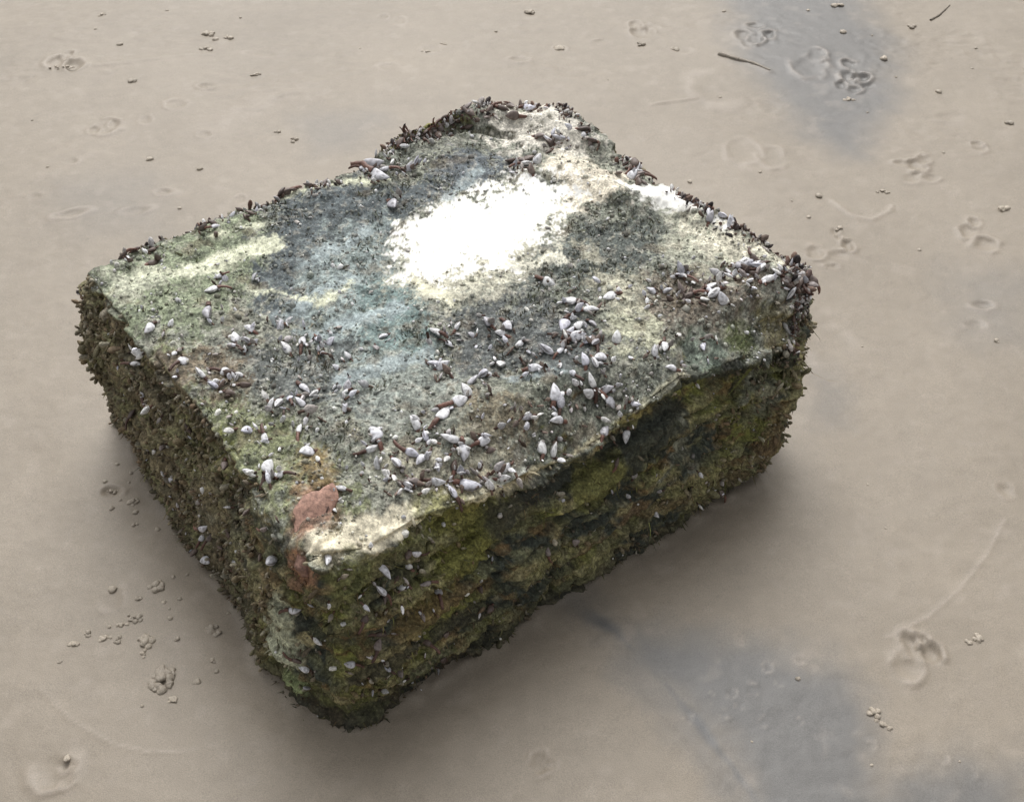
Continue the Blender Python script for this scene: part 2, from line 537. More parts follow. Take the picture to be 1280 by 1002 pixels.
def zone(pts, color, sp=None, pale=None, soft=.014, rag=.030, strength=1.0, fine=.010):
    sd = poly_sd(VX, px_poly(pts)) + 1.3 * rag * n_mid + rag * n_lo + (fine + .6 * rag) * n_hi + .5 * rag * n_fine
    lay(smooth(soft, -soft, sd) * topm * strength, color, sp, pale)


def streak(pts, width, color, sp=None, pale=None, rag=.008, strength=1.0):
    sd = line_d(VX, px_poly(pts)) - width + 1.3 * rag * n_mid + .009 * n_hi + .004 * n_fine
    lay(smooth(.006, -.006, sd) * topm * strength, color, sp, pale)


lay(smooth(-.1, .5, n_lo), (0.155, 0.165, 0.140))
lay(smooth(.15, .6, n_mid) * .7, (0.24, 0.25, 0.20))
zone([(110, 340), (240, 280), (350, 250), (340, 340), (240, 420), (150, 420)], (0.225, 0.255, 0.170), .85, 1.0)
zone([(200, 430), (420, 560), (470, 660), (390, 690), (220, 500)], (0.190, 0.205, 0.115), .9, .9)
zone([(310, 250), (400, 232), (500, 230), (560, 210), (610, 200), (500, 300), (480, 360), (430, 420), (330, 400), (330, 300)], (0.092, 0.108, 0.114), .7, .7)
zone([(540, 200), (600, 190), (660, 210), (620, 235), (540, 265)], (0.115, 0.132, 0.145), .75, .6)
zone([(400, 300), (480, 270), (520, 350), (560, 430), (540, 480), (450, 520), (390, 480), (370, 360)], (0.245, 0.288, 0.280), .7, .9)
zone([(440, 350), (510, 340), (560, 420), (520, 460), (460, 440)], (0.120, 0.185, 0.178), .7, .6, strength=.65)
zone([(400, 440), (560, 440), (600, 500), (480, 540), (400, 520)], (0.25, 0.27, 0.24), .85, .9, strength=.8)
zone([(680, 285), (760, 265), (840, 280), (830, 330), (740, 370), (640, 370), (640, 330)], (0.105, 0.118, 0.108), .9, .95)
zone([(540, 385), (700, 360), (760, 420), (740, 480), (640, 470), (560, 450)], (0.105, 0.114, 0.112), .85, .9)
zone([(300, 430), (430, 420), (440, 500), (320, 500)], (0.105, 0.115, 0.115), .9, .7, strength=.8)
zone([(630, 470), (800, 470), (760, 540), (680, 570), (620, 530)], (0.130, 0.140, 0.110), .9, .6, strength=.8)
zone([(790, 340), (900, 320), (960, 340), (900, 400), (800, 410)], (0.165, 0.140, 0.110), .95, .8)
zone([(840, 270), (960, 300), (990, 330), (880, 340), (830, 320)], (0.36, 0.365, 0.29), .85, .9)
zone([(210, 455), (290, 450), (300, 495), (240, 505)], (0.165, 0.135, 0.095), .9, .6)
zone([(590, 505), (650, 500), (655, 545), (600, 550)], (0.190, 0.165, 0.115), .95, .7)
zone([(755, 390), (800, 380), (825, 425), (795, 445), (765, 420)], (0.42, 0.42, 0.31), .95, 1.0)
zone([(600, 135), (690, 140), (745, 175), (720, 200), (640, 190), (600, 175)], (0.60, 0.57, 0.50), .7, .6)
zone([(680, 205), (760, 215), (800, 240), (750, 270), (690, 265)], (0.60, 0.55, 0.45), .7, .5)
# bleached patch
zone([(480, 305), (560, 245), (640, 222), (705, 235), (715, 265), (665, 335), (600, 365), (560, 390), (500, 350)], (0.52, 0.50, 0.40), .7, .6, rag=.030, fine=.022, strength=.8)
zone([(488, 308), (530, 272), (585, 240), (640, 228), (690, 226), (722, 238), (700, 262), (678, 300), (655, 308), (630, 332), (598, 330), (556, 352), (536, 346), (510, 336)], (0.86, 0.85, 0.81), .14, 0, soft=.005, rag=.026, fine=.026)
streak([(520, 350), (565, 380)], .010, (0.62, 0.60, 0.46), .4, .2)
streak([(640, 330), (690, 322), (715, 330)], .008, (0.62, 0.60, 0.50), .5, .2)
zone([(770, 235), (830, 234), (880, 255), (870, 268), (800, 256)], (0.80, 0.79, 0.75), .1, .1, rag=.012, soft=.008)
zone([(885, 280), (925, 285), (940, 298), (900, 298)], (0.78, 0.78, 0.76), .1, .1, rag=.008, soft=.008)
# blue-grey smears and wider cream areas
for a, b, w in [((380, 330), (455, 290), .014), ((350, 395), (440, 345), .012), ((400, 415), (500, 380), .016), ((430, 470), (540, 440), .014), ((560, 250), (600, 215), .010), ((640, 470), (700, 460), .008)]:
    streak([a, b], w, (0.33, 0.385, 0.395), .55, .7, strength=.75)
zone([(720, 300), (760, 330), (820, 350), (790, 385), (730, 360)], (0.46, 0.44, 0.34), .9, .9, strength=.8)
zone([(860, 285), (960, 305), (985, 325), (930, 322), (880, 310)], (0.60, 0.57, 0.46), .8, .8, strength=.9)
zone([(500, 560), (620, 540), (640, 590), (560, 620), (490, 610)], (0.46, 0.435, 0.33), .9, .9, strength=.7)
zone([(130, 345), (200, 320), (215, 350), (150, 380)], (0.50, 0.51, 0.40), .9, .9, strength=.8)
# pale cream streaks
for a, b, w in [((225, 348), (350, 312), .008), ((240, 335), (345, 305), .010), ((262, 300), (330, 285), .006), ((180, 345), (262, 340), .006), ((300, 318), (352, 310), .007), ((330, 250), (385, 232), .010), ((395, 232), (480, 230), .007), ((400, 378), (440, 350), .004), ((310, 360), (400, 375), .004)]:
    streak([a, b], w, (0.62, 0.63, 0.48), .6, .8)
streak([(480, 190), (520, 172), (575, 164), (640, 172)], .007, (0.055, 0.055, 0.035), .8, .2)  # shade in the groove of the lip, painted into the colour
streak([(490, 182), (530, 166), (590, 158)], .005, (0.30, 0.30, 0.19), .7, .4)
# pale crest along the near right edge
zone([(555, 590), (600, 575), (612, 605), (560, 620)], (0.56, 0.49, 0.34), .7, .5)
streak([(610, 575), (660, 560)], .010, (0.46, 0.47, 0.42), .8, .8)
zone([(368, 600), (415, 595), (425, 650), (400, 680), (365, 660)], (0.27, 0.165, 0.115), .7, .3, rag=.008)
zone([(372, 560), (410, 560), (420, 610), (375, 615)], (0.22, 0.165, 0.080), .8, .4, rag=.010)
zone([(255, 535), (285, 535), (290, 560), (262, 565)], (0.24, 0.25, 0.07), .7, .2, rag=.008)

# near sides: dark algae film, greens and browns, paler mineral runs, shade painted at the foot
sidem = side
lay(sidem, (0.100, 0.100, 0.052), .85, .15)
Ps = V * np.array([1, 1, 1.0])
s1, s2, s3 = fbm(Ps * np.array([1, 1, 1.8]), 8, 91, 3), fbm(Ps * np.array([1, 1, 2.0]), 20, 95, 3), fbm(V, 55, 99, 2)
lay(sidem * smooth(.0, .5, s1), (0.160, 0.168, 0.052), .85, .15)
lay(sidem * smooth(-.05, .35, -s1), (0.042, 0.050, 0.042), .8, .12)
lay(sidem * smooth(.12, .5, s2) * .8, (0.155, 0.105, 0.052), .85, .2)
lay(sidem * smooth(.25, .6, -s2) * .8, (0.150, 0.155, 0.090), .9, .3)
lay(sidem * smooth(.35, .6, s3) * .6, (0.22, 0.20, 0.13), .9, .35)
lay(sidem * smooth(.05, .22, led) * smooth(-.3, .2, s2 + s1) * .7, (0.215, 0.205, 0.115), .9, .4)
lay(sidem * np.exp(-(cr / .03) ** 2) * .8, (0.030, 0.030, 0.022), .6, .05)  # darker along the carved cracks
lay(sidem * smooth(.80, 1.0, tt) * .8, (0.040, 0.040, 0.032), .7, .1)  # shading towards the foot, painted into the colour
leftm = sidem * smooth(.1, -.2, (V[:, 0] - cN[0]) - 0.15 * (V[:, 1] - cN[1]) + .1)
lay(leftm * (.45 + .4 * smooth(-.3, .3, s2)), (0.165, 0.140, 0.092), .9, .35)
lay(leftm * smooth(0, .5, s1 - s2 * .4) * .6, (0.165, 0.168, 0.090), .9, .35)


def spot(px, py, r, color, sp=.7, pale=.3, strength=1.0, sq=1.0):
    p, n = hit(px, py)
    if p is None:
        return
    D = V - np.array(p)
    D = D * np.array([1, 1, sq])
    dd = np.linalg.norm(D, axis=1) + .35 * r * n_mid + .25 * r * n_lo
    lay(smooth(r * 1.15, r * .75, dd) * strength, color, sp, pale)


def stroke(pts, r, color, sp=.7, pale=.3, strength=1.0):
    P = [np.array(q) for q in (hit(*p_)[0] for p_ in pts) if q is not None]
    dd = np.full(len(V), 1e9)
    for a_, b_ in zip(P[:-1], P[1:]):
        e_ = b_ - a_
        t_ = np.clip(((V - a_) @ e_) / max(e_ @ e_, 1e-12), 0, 1)
        dd = np.minimum(dd, np.linalg.norm(V - a_ - t_[:, None] * e_, axis=1))
    dd = dd + .5 * r * n_mid + .35 * r * n_lo + .25 * r * n_hi + .1 * r * n_fine
    lay(smooth(r * 1.2, r * .7, dd) * strength, color, sp, pale)


stroke([(405, 672), (440, 668), (480, 662), (515, 645)], .026, (0.62, 0.57, 0.44), .6, .5)
stroke([(400, 684), (425, 688), (470, 680), (500, 664), (525, 648)], .016, (0.70, 0.64, 0.49), .5, .5)
stroke([(520, 645), (560, 634), (600, 622), (640, 605), (665, 590)], .011, (0.58, 0.54, 0.40), .6, .6)
stroke([(665, 588), (715, 570), (760, 540)], .007, (0.40, 0.36, 0.24), .7, .6, .8)
stroke([(770, 535), (800, 507), (850, 470), (910, 452)], .008, (0.30, 0.29, 0.21), .8, .6, .8)
stroke([(775, 528), (810, 512)], .013, (0.25, 0.22, 0.09), .8, .4, .8)
stroke([(545, 640), (600, 660), (560, 700)], .035, (0.150, 0.150, 0.045), .9, .1, .8)
stroke([(690, 600), (780, 580), (830, 520)], .040, (0.035, 0.040, 0.034), .8, .05, .9)  # shadow band below the crest, painted into the colour
stroke([(660, 620), (620, 650)], .030, (0.038, 0.040, 0.034), .8, .05, .8)  # painted crest shadow, left end
stroke([(860, 480), (920, 465), (985, 445)], .022, (0.032, 0.036, 0.026), .8, .05, .9)  # painted crest shadow, right end
stroke([(730, 690), (830, 630), (930, 590)], .014, (0.125, 0.095, 0.055), .9, .3, .7)
stroke([(850, 520), (845, 565), (825, 600)], .008, (0.21, 0.22, 0.18), .8, .3, .8)
stroke([(945, 460), (930, 500)], .010, (0.19, 0.20, 0.16), .8, .3, .8)
stroke([(480, 770), (540, 765), (600, 730)], .016, (0.150, 0.115, 0.060), .9, .3, .8)
stroke([(450, 850), (520, 810), (600, 770)], .020, (0.048, 0.046, 0.034), .9, .1, .8)
for a in [(345, 790, .035), (352, 765, .025), (360, 815, .028)]:
    spot(*a, (0.36, 0.38, 0.29), .8, .7, .95, .6)
spot(370, 850, .030, (0.26, 0.31, 0.16), .8, .7, .9)
spot(385, 800, .016, (0.36, 0.33, 0.20), .8, .5, .8)
spot(378, 712, .030, (0.24, 0.135, 0.085), .7, .2, .9)
spot(370, 735, .020, (0.20, 0.12, 0.08), .7, .2, .8)
spot(412, 700, .016, (0.42, 0.38, 0.27), .7, .4)
spot(850, 560, .016, (0.15, 0.16, 0.13), .7, .3, .8, .35)
spot(862, 582, .022, (0.19, 0.19, 0.16), .7, .3, .7)
spot(955, 480, .030, (0.17, 0.18, 0.15), .7, .3, .6, .4)
spot(985, 520, .045, (0.125, 0.088, 0.052), .8, .2, .6)
spot(960, 555, .045, (0.12, 0.085, 0.045), .8, .2, .8)
spot(965, 410, .040, (0.20, 0.18, 0.10), .8, .3, .9)
spot(925, 425, .035, (0.115, 0.135, 0.055), .8, .4, .9)
spot(880, 440, .040, (0.17, 0.21, 0.17), .8, .5, .8)
spot(790, 640, .035, (0.15, 0.105, 0.06), .8, .3, .7, 1.5)
spot(530, 775, .045, (0.145, 0.110, 0.045), .8, .3, .6)
spot(580, 690, .05, (0.130, 0.132, 0.040), .8, .1, .8)
spot(750, 610, .05, (0.145, 0.145, 0.050), .8, .1, .8)
spot(440, 720, .04, (0.150, 0.158, 0.065), .8, .3, .8)

tint *= (1 + sidem * .22 * smooth(1.0, .75, tt))[:, None] * (1 + sidem[:, None] * np.array([.05, .02, -.04]))
tint *= (1 + .12 * topm)[:, None]
mo = fbm(V, 45, 301, 4, .7)
grey = smooth(.5, .3, tint[:, 2]) * topm
lay(grey * smooth(.25, .55, mo) * .45, (0.36, 0.34, 0.29), .8, .9)
lay(grey * smooth(.25, .60, -mo) * .5, (0.050, 0.055, 0.050), .8, .3)
lay(grey * smooth(.35, .6, fbm(V, 20, 311, 3)) * .45, (0.15, 0.115, 0.075), .9, .4)
tint *= (1 + .35 * n_hi + .12 * n_fine)[:, None]
tint = np.clip(tint, .01, .92)
root_pos = Vector((float(cen[0]), float(cen[1]), 0.0))
block = link('concrete_block', None, None, label='large algae-stained concrete block crusted with barnacles, sunk in wet sand', category='block')
block.location = root_pos
RP = np.array(root_pos)
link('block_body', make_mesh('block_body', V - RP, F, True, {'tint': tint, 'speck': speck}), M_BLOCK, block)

# ------------------------------------------------------------------ crusts and turf on the block
FC = V[F].mean(1)
FN = np.cross(V[F[:, 2]] - V[F[:, 0]], V[F[:, 3]] - V[F[:, 1]])
FA = np.linalg.norm(FN, axis=1) / 2
FN = FN / np.maximum(2 * FA, 1e-12)[:, None]
ft = tt[F].mean(1); fside = side[F].mean(1); fn_mid = n_mid[F].mean(1); fn_lo = n_lo[F].mean(1)
f_rim = rimd[F].mean(1)
ftint = tint[F].mean(1)
vis = ft < 1.05
f_far = line_d(FC[:, :2], np.concatenate([np.array(E_LF), np.array(E_RF)[::-1]])[:, :2]) + 9 * (ft > .12)


def frames(nrm, rng, tilt, droop=0.0):
    """random frames about the normals: axis tilted by up to tilt, drooping"""
    n = len(nrm)
    ax = nrm + rng.normal(0, tilt, (n, 3))
    ax[:, 2] -= droop
    ax /= np.linalg.norm(ax, axis=1)[:, None]
    r = rng.normal(0, 1, (n, 3))
    x = np.cross(ax, r); x /= np.linalg.norm(x, axis=1)[:, None]
    y = np.cross(ax, x)
    return x, y, ax


def scatter(template_v, template_f, P, fr, sx, sy, sz, cols):
    x, y, a = fr
    n, k = len(P), len(template_v)
    tv = template_v[None]
    Q = (P[:, None] + x[:, None] * (tv[..., 0:1] * sx[:, None, None]) + y[:, None] * (tv[..., 1:2] * sy[:, None, None])
         + a[:, None] * (tv[..., 2:3] * sz[:, None, None]))
    FF = (template_f[None] + (np.arange(n) * k)[:, None, None]).reshape(-1, template_f.shape[1])
    return Q.reshape(-1, 3), FF, np.repeat(cols, k, 0)


def cone_template(sides, prof):
    vs_, fs_ = [], []
    for (r, h) in prof:
        for i in range(sides):
            a = 2 * math.pi * i / sides
            vs_.append((r * math.cos(a), r * math.sin(a), h))
    for k in range(len(prof) - 1):
        for i in range(sides):
            a, b = k * sides + i, k * sides + (i + 1) % sides
            fs_ += [(a, b, b + sides), (a, b + sides, a + sides)]
    vs_.append((0, 0, prof[-1][1] + .12)); tip = len(vs_) - 1
    for i in range(sides):
        a, b = (len(prof) - 1) * sides + i, (len(prof) - 1) * sides + (i + 1) % sides
        fs_.append((a, b, tip))
    return np.array(vs_), np.array(fs_)


rng = np.random.default_rng(5)


def pick(weight, n):
    w = weight * FA * vis
    return rng.choice(len(FC), n, p=w / w.sum())


def palette(cols, n, base=None, keep=0.0):
    cols = np.array(cols)
    c = cols[rng.integers(0, len(cols), n)] * rng.uniform(.55, 1.35, (n, 1))
    if base is not None:
        c = c * (1 - keep) + base * keep
    return np.clip(c, .008, .85)


# stubby dull barnacles on the sides
tv, tf = cone_template(5, [(.75, -.3), (1.0, .25), (.75, .7)])
tw, twf = cone_template(5, [(.55, -.3), (.75, .2), (1.0, .55), (.6, .85)])
leftf = leftm[F].mean(1)
n = 9000
i = pick(fside * (0.08 + .9 * leftf + .5 * np.exp(-((FC[:, 0] - cR[0]) / .10) ** 2)) * (0.12 + smooth(-.1, .5, fn_lo + fn_mid)), n)
s = rng.lognormal(math.log(.0030), .35, n)
A = scatter(tw, twf, FC[i], frames(FN[i], rng, .55, .15), s * rng.uniform(.7, 1.1, n), s * .6, s * rng.uniform(1.6, 3.6, n),
            palette([(.17, .13, .09), (.22, .18, .125), (.15, .135, .08), (.09, .070, .052), (.36, .33, .27), (.18, .12, .08)], n, ftint[i], .35))
# crumbs on the top
n = 3800
white = smooth(.45, .6, ftint[:, 2])
i = pick((1 - fside) * (1 - white) * (0.1 + smooth(-.2, .5, fn_mid)), n)
s = rng.lognormal(math.log(.0019), .4, n)
Bc = scatter(tv, tf, FC[i], frames(FN[i], rng, .6), s * rng.uniform(.7, 1.6, n), s, s * rng.uniform(.7, 1.5, n),
             palette([(.36, .37, .33), (.14, .145, .13), (.26, .27, .22), (.52, .52, .46), (.13, .11, .09), (.06, .06, .055)], n, ftint[i], .45))
n = 800                                                        # small white shell bits
i = pick((1 - fside) * (1 - white) * smooth(-.1, .5, fn_lo * .6 + fn_mid) + .07 * fside, n)
s = rng.lognormal(math.log(.0024), .35, n)
Be = scatter(tv, tf, FC[i], frames(FN[i], rng, .9), s * rng.uniform(.6, 1.2, n), s * .8, s * rng.uniform(1.2, 2.4, n),
             palette([(.62, .62, .62), (.50, .50, .52), (.70, .69, .64), (.36, .34, .32)], n))
# brown stubs bristling from the far rims
n = 3600
i = pick(np.exp(-(f_far / .022) ** 2) * smooth(-.15, .45, fbm(FC, 13, 501, 3)) + 1e-6, n)
s = rng.lognormal(math.log(.0028), .4, n)
Cc = scatter(tw, twf, FC[i], frames(FN[i], rng, .75), s * .8, s * .55, s * rng.uniform(1.6, 3.2, n),
             palette([(.13, .075, .058), (.075, .048, .042), (.17, .115, .09), (.05, .04, .04), (.50, .48, .48), (.14, .10, .08), (.34, .31, .29), (.60, .59, .58)], n))


def merge(parts):
    vs_, fs_, cs_, o = [], [], [], 0
    for a, b, c in parts:
        vs_.append(a); fs_.append(b + o); cs_.append(c); o += len(a)
    return np.concatenate(vs_), np.concatenate(fs_), np.concatenate(cs_)


cv, cf, cc = merge([A, Bc, Be, Cc])
link('barnacle_crust', make_mesh('barnacle_crust', cv - RP, cf, True, {'tint': cc}), M_CRUST, block, kind='stuff')

# short algae blades hanging on the sides, longer near the bottom
bl_v = np.array([(-.5, 0, 0), (.5, 0, 0), (-.42, .18, .45), (.42, .18, .45), (-.2, .0, .85), (.2, .0, .85), (0, -.25, 1.1)])
bl_f = np.array([(0, 1, 3), (0, 3, 2), (2, 3, 5), (2, 5, 4), (4, 5, 6)])
n = 17000
i = pick(fside * (.15 + smooth(-.2, .5, fn_lo)), n)
s = rng.lognormal(math.log(.0062), .4, n)
D1 = scatter(bl_v, bl_f, FC[i] - FN[i] * .001, frames(FN[i], rng, .5, .75), s * .20, s * .5, s,
             palette([(.10, .106, .046), (.14, .142, .060), (.062, .066, .044), (.16, .125, .070), (.105, .080, .052)], n, ftint[i], .5))
n = 5000
i = pick((1 - fside) * smooth(.05, .4, fn_lo + .4 * fn_mid) * smooth(.32, .16, ftint[:, 0]), n)
s = rng.lognormal(math.log(.0048), .35, n)
D2 = scatter(bl_v, bl_f, FC[i], frames(FN[i], rng, .9), s * .35, s * .6, s,
             palette([(.10, .115, .05), (.14, .145, .08), (.075, .08, .05), (.16, .12, .07)], n, ftint[i], .4))
n = 1800
i = pick(fside * smooth(.0, .4, fn_lo - .3 * fn_mid + .1), n)
s = rng.lognormal(math.log(.016), .4, n)
D3 = scatter(bl_v, bl_f, FC[i], frames(FN[i] * .35, rng, .30, .9), s * .075, s * .5, s,
             palette([(.17, .175, .06), (.22, .21, .08), (.08, .08, .045), (.20, .15, .075)], n))
n = 2600
i = pick(fside * smooth(.92, 1.0, ft), n)
s = rng.lognormal(math.log(.0075), .35, n)
D4 = scatter(bl_v, bl_f, FC[i] + np.array([0, 0, .004]), frames(FN[i], rng, .5, .2), s * .18, s * .5, s,
             palette([(.09, .095, .04), (.13, .12, .055), (.05, .05, .032), (.12, .09, .05)], n))
dv, df, dc = merge([D1, D2, D3, D4])
link('algae_turf', make_mesh('algae_turf', dv - RP, df, True, {'tint': dc}), M_ALGAE, block, kind='stuff')


# ------------------------------------------------------------------ single barnacles
def shell_mesh(seed, wide=1.0):
    """flattened almond of plates, base at the origin, pointing to +Y, broad side to +Z, length 1"""
    r = random.Random(seed)
    R, S = 8, 12
    vs_, fs_, pl = [], [], []
    skew = r.uniform(-.10, .10)
    for k in range(R):
        t = (k + .25) / (R - .5)
        w = .31 * wide * (math.sin(math.pi * min(t, 1) ** .80) ** .62) * (1 - .25 * t)
        th = .17 * (math.sin(math.pi * t) ** .7)
        for j in range(S):
            a = 2 * math.pi * j / S
            x, zz = math.cos(a), math.sin(a)
            ridge = 1 + .10 * math.cos(3 * a)
            vs_.append((w * x * ridge + skew * math.sin(math.pi * t), t, th * math.copysign(abs(zz) ** .8, zz)))
            seam = .85 if abs(x) > .97 and t > .3 else 0.0          # gape and keel
            if abs((x * .6 + .25) - (t - .45)) < .05 and t > .25:
                seam = .55                                           # line between two plates
            if k == 0:
                seam = .9
            pl.append((seam, 0, 0))
    for k in range(R - 1):
        for j in range(S):
            a, b = k * S + j, k * S + (j + 1) % S
            fs_ += [(a, b, b + S), (a, b + S, a + S)]
    vs_ += [(0, -.03, 0), (skew * .2, 1.03, 0)]
    pl += [(.9, 0, 0), (.3, 0, 0)]
    for j in range(S):
        fs_.append(((j + 1) % S, j, R * S))
        fs_.append(((R - 1) * S + j, (R - 1) * S + (j + 1) % S, R * S + 1))
    return make_mesh('barnacle', np.array(vs_), np.array(fs_), True, {'plate': np.array(pl)})


def stalk_mesh(seed):
    r = random.Random(seed)
    R, S = 6, 7
    vs_, fs_ = [], []
    bx, L_ = r.uniform(-.25, .25), r.uniform(.55, .95)
    for k in range(R):
        t = k / (R - 1)
        rad = .14 * (1 - .15 * t) * (1 + .10 * math.sin(9 * t + seed))
        c = (bx * t * t, .06 - L_ * t, -.36 * t * t)
        for j in range(S):
            a = 2 * math.pi * j / S
            vs_.append((c[0] + rad * math.cos(a), c[1], c[2] + rad * .8 * math.sin(a)))
    for k in range(R - 1):
        for j in range(S):
            a, b = k * S + j, k * S + (j + 1) % S
            fs_ += [(a, a + S, b + S), (a, b + S, b)]
    return make_mesh('stalk', np.array(vs_), np.array(fs_), True)


SHELLS = [shell_mesh(k, w) for k, w in enumerate((1.0, 1.15, .85, 1.0, .7, 1.25))]
DULLS = [s_.copy() for s_ in SHELLS]
STALKS = [stalk_mesh(k) for k in range(5)]
for s_ in SHELLS: s_.materials.append(M_SHELL)
for s_ in DULLS: s_.materials.append(M_DULL)
for s_ in STALKS: s_.materials.append(M_STALK)


def barnacle(p, nrm, size, meshes, rr, lean=.35, lift=.25, ang=None):
    nrm = Vector(nrm)
    zz = (nrm + Vector((rr.gauss(0, lean), rr.gauss(0, lean), rr.gauss(0, lean)))).normalized()
    a = rr.uniform(0, 2 * math.pi) if ang is None else ang
    tdir = Vector((math.cos(a), math.sin(a), 0 if nrm.z > .5 else rr.uniform(-1.2, 1.0)))
    yy = (tdir - zz * tdir.dot(zz))
    if yy.length < .05:
        yy = zz.orthogonal()
    yy = (yy.normalized() + nrm * lift * rr.uniform(.2, 1.6)).normalized()
    xx = yy.cross(zz).normalized(); zz = xx.cross(yy)
    M = Matrix((xx, yy, zz)).transposed().to_4x4()
    loc = Vector(p) + nrm * size * .16 - yy * size * .4 - root_pos
    b = link('barnacle', rr.choice(meshes), None, block)
    b.matrix_local = Matrix.Translation(loc) @ M @ Matrix.Diagonal((size, size, size * rr.uniform(.85, 1.2), 1))
    st = link('stalk', rr.choice(STALKS), None, b)
    return b


PALE = '''318,348,10 266,363,15 260,391,18 187,411,15 214,407,10 177,439,17 169,457,13 228,453,13 252,469,15 281,467,14 294,424,15 291,434,14 311,429,14
313,413,12 350,410,12 360,402,11 357,438,16 377,429,14 398,424,11 413,429,10 403,443,11 273,346,9 433,215,17 446,205,16 464,207,21 474,220,19 455,213,15 468,196,14 482,212,14 440,197,13 509,211,14 520,205,11 490,257,18
656,207,16 687,176,12 700,172,12 852,346,13 815,366,11 833,366,11 764,371,14 887,360,16 894,367,18 958,352,18 951,335,16 992,352,14 988,363,16 934,333,13 925,332,13
714,378,14 736,389,17 686,354,14 705,406,18 719,423,15 733,427,13 684,440,17 731,453,15 743,454,13 753,447,16 880,433,14 911,340,10 909,263,17 885,265,11
380,486,16 362,500,13 349,503,15 339,508,12 376,505,14 393,493,13 431,512,11 435,487,15 374,538,13 386,567,18 335,588,17 351,594,14 310,591,11 332,548,13 311,539,13
470,545,17 512,566,18 533,548,14 518,533,17 552,521,18 547,459,15 473,583,16 495,579,17 508,608,17 462,562,12 528,574,13 546,583,12 545,601,16 546,414,12 481,421,10
635,407,15 627,419,12 570,410,12 666,462,15 627,456,15 604,470,16 589,478,15 584,491,15 572,502,19 566,549,18 577,564,19 603,552,20 582,606,22 565,618,16
632,584,15 628,598,13 676,563,17 691,566,19 697,526,19 691,495,20 716,469,12 740,478,15 736,492,15 757,488,14 761,501,15 756,542,13 783,542,15 794,504,13
839,462,14 818,442,13 830,433,12 660,522,14 551,460,15 610,404,12 722,408,12 740,405,12 650,430,11 700,440,10 590,420,9 560,430,9 420,460,9 300,470,9'''
SIDE = '''253,659,14 260,700,14 339,701,18 328,696,12 245,690,12 252,673,11 261,673,11 275,683,10 238,536,12 281,582,11 180,493,14 287,668,10 409,700,16 476,713,18
512,705,14 509,692,11 521,691,11 533,729,13 547,740,14 502,734,15 477,740,14 483,746,13 397,800,14 370,824,13 473,792,13 473,809,13 453,774,12 528,771,11 533,805,13
557,792,12 554,824,11 612,761,11 367,762,14 720,677,12 901,617,12 915,614,12 771,580,10 310,640,10 330,660,10 215,600,10 205,560,11 165,520,12 300,720,11 440,830,12 500,840,11 600,735,10 685,690,10 820,640,11'''
rr = random.Random(3)


def parse(s_):
    return [tuple(float(q) for q in t.split(',')) for t in s_.split()]


for x, y, s_ in parse(PALE):
    p, nn = hit(x, y)
    if p is None: continue
    barnacle(p, nn, s_ * mm(x, y, TOPZ) * rr.uniform(1.15, 1.5), SHELLS, rr)
for x, y, s_ in parse(SIDE):
    p, nn = hit(x, y)
    if p is None: continue
    barnacle(p, nn, s_ * mm(x, y, .2) * 1.3, SHELLS if s_ > 13 else DULLS + SHELLS[:2], rr, .3, .3)
# bunches of dull barnacles at the rims
BUNCH = [(395, 222, 18, 6), (450, 190, 26, 10), (510, 168, 22, 8), (545, 150, 30, 11), (600, 140, 26, 7), (640, 130, 24, 7), (655, 205, 22, 5), (700, 175, 26, 7),
         (740, 170, 16, 4), (800, 215, 26, 12), (905, 268, 16, 4), (950, 338, 34, 16), (992, 352, 22, 10), (1003, 352, 10, 8), (860, 370, 30, 8), (255, 272, 24, 6), (300, 262, 24, 5), (345, 240, 18, 5), (165, 318, 24, 7),
         (730, 420, 34, 8), (610, 600, 40, 5), (280, 485, 24, 6), (415, 622, 14, 3), (500, 600, 26, 4)]
rb = random.Random(8)
count = 0
for x, y, r_, n_ in BUNCH:
    for _ in range(n_):
        q = None
        for _try in range(6):
            q = hit(x + rb.gauss(0, r_ * .55), y + rb.gauss(0, r_ * .32))
            if q[0] is not None: break
        if q is None or q[0] is None: continue
        barnacle(q[0], q[1], rb.uniform(.013, .027), DULLS if rb.random() < .80 else SHELLS, rb, .5, .55)
        count += 1


# the many smaller ones, crowded round the larger
sv, sf = cone_template(8, [(.10, -.02), (.30, .16), (.36, .42), (.24, .75), (.08, .97)])
sv = sv * np.array([1, .48, 1])
kv, kf = cone_template(5, [(.13, -1.0), (.12, -.5), (.12, .05)])
cents = [(x, y) for x, y, _ in parse(PALE)]
PT, NT = [], []
rs = random.Random(21)
while len(PT) < 850:
    q = rs.random()
    if q < .5:
        x, y = rs.choice(cents); x += rs.gauss(0, 13); y += rs.gauss(0, 9)
    elif q < .68:
        x, y, r_, n_ = rs.choice(BUNCH); x += rs.gauss(0, r_ * .6); y += rs.gauss(0, r_ * .35)
    else:
        x, y, u_, v_ = rs.choice([(565, 575, 45, 24), (530, 600, 50, 12), (640, 530, 50, 22), (700, 450, 45, 35), (350, 450, 55, 35), (930, 350, 40, 14), (465, 205, 22, 10), (500, 740, 60, 30), (200, 560, 45, 60), (250, 650, 30, 50), (880, 610, 50, 14), (480, 840, 60, 25), (860, 365, 45, 18)])
        x += rs.gauss(0, u_); y += rs.gauss(0, v_)
    p, nn = hit(x, y)
    if p is None: continue
    if 505 < x < 690 and 235 < y < 335: continue
    PT.append(p); NT.append(nn)
PT, NT = np.array(PT), np.array(NT)
n = len(PT)
fr = frames(NT * .55, rng, .60)
s = rng.lognormal(math.log(.0098), .32, n)
pal = palette([(.66, .66, .68), (.55, .55, .60), (.74, .73, .71), (.62, .61, .62), (.34, .31, .29), (.16, .12, .10), (.48, .45, .45)], n)
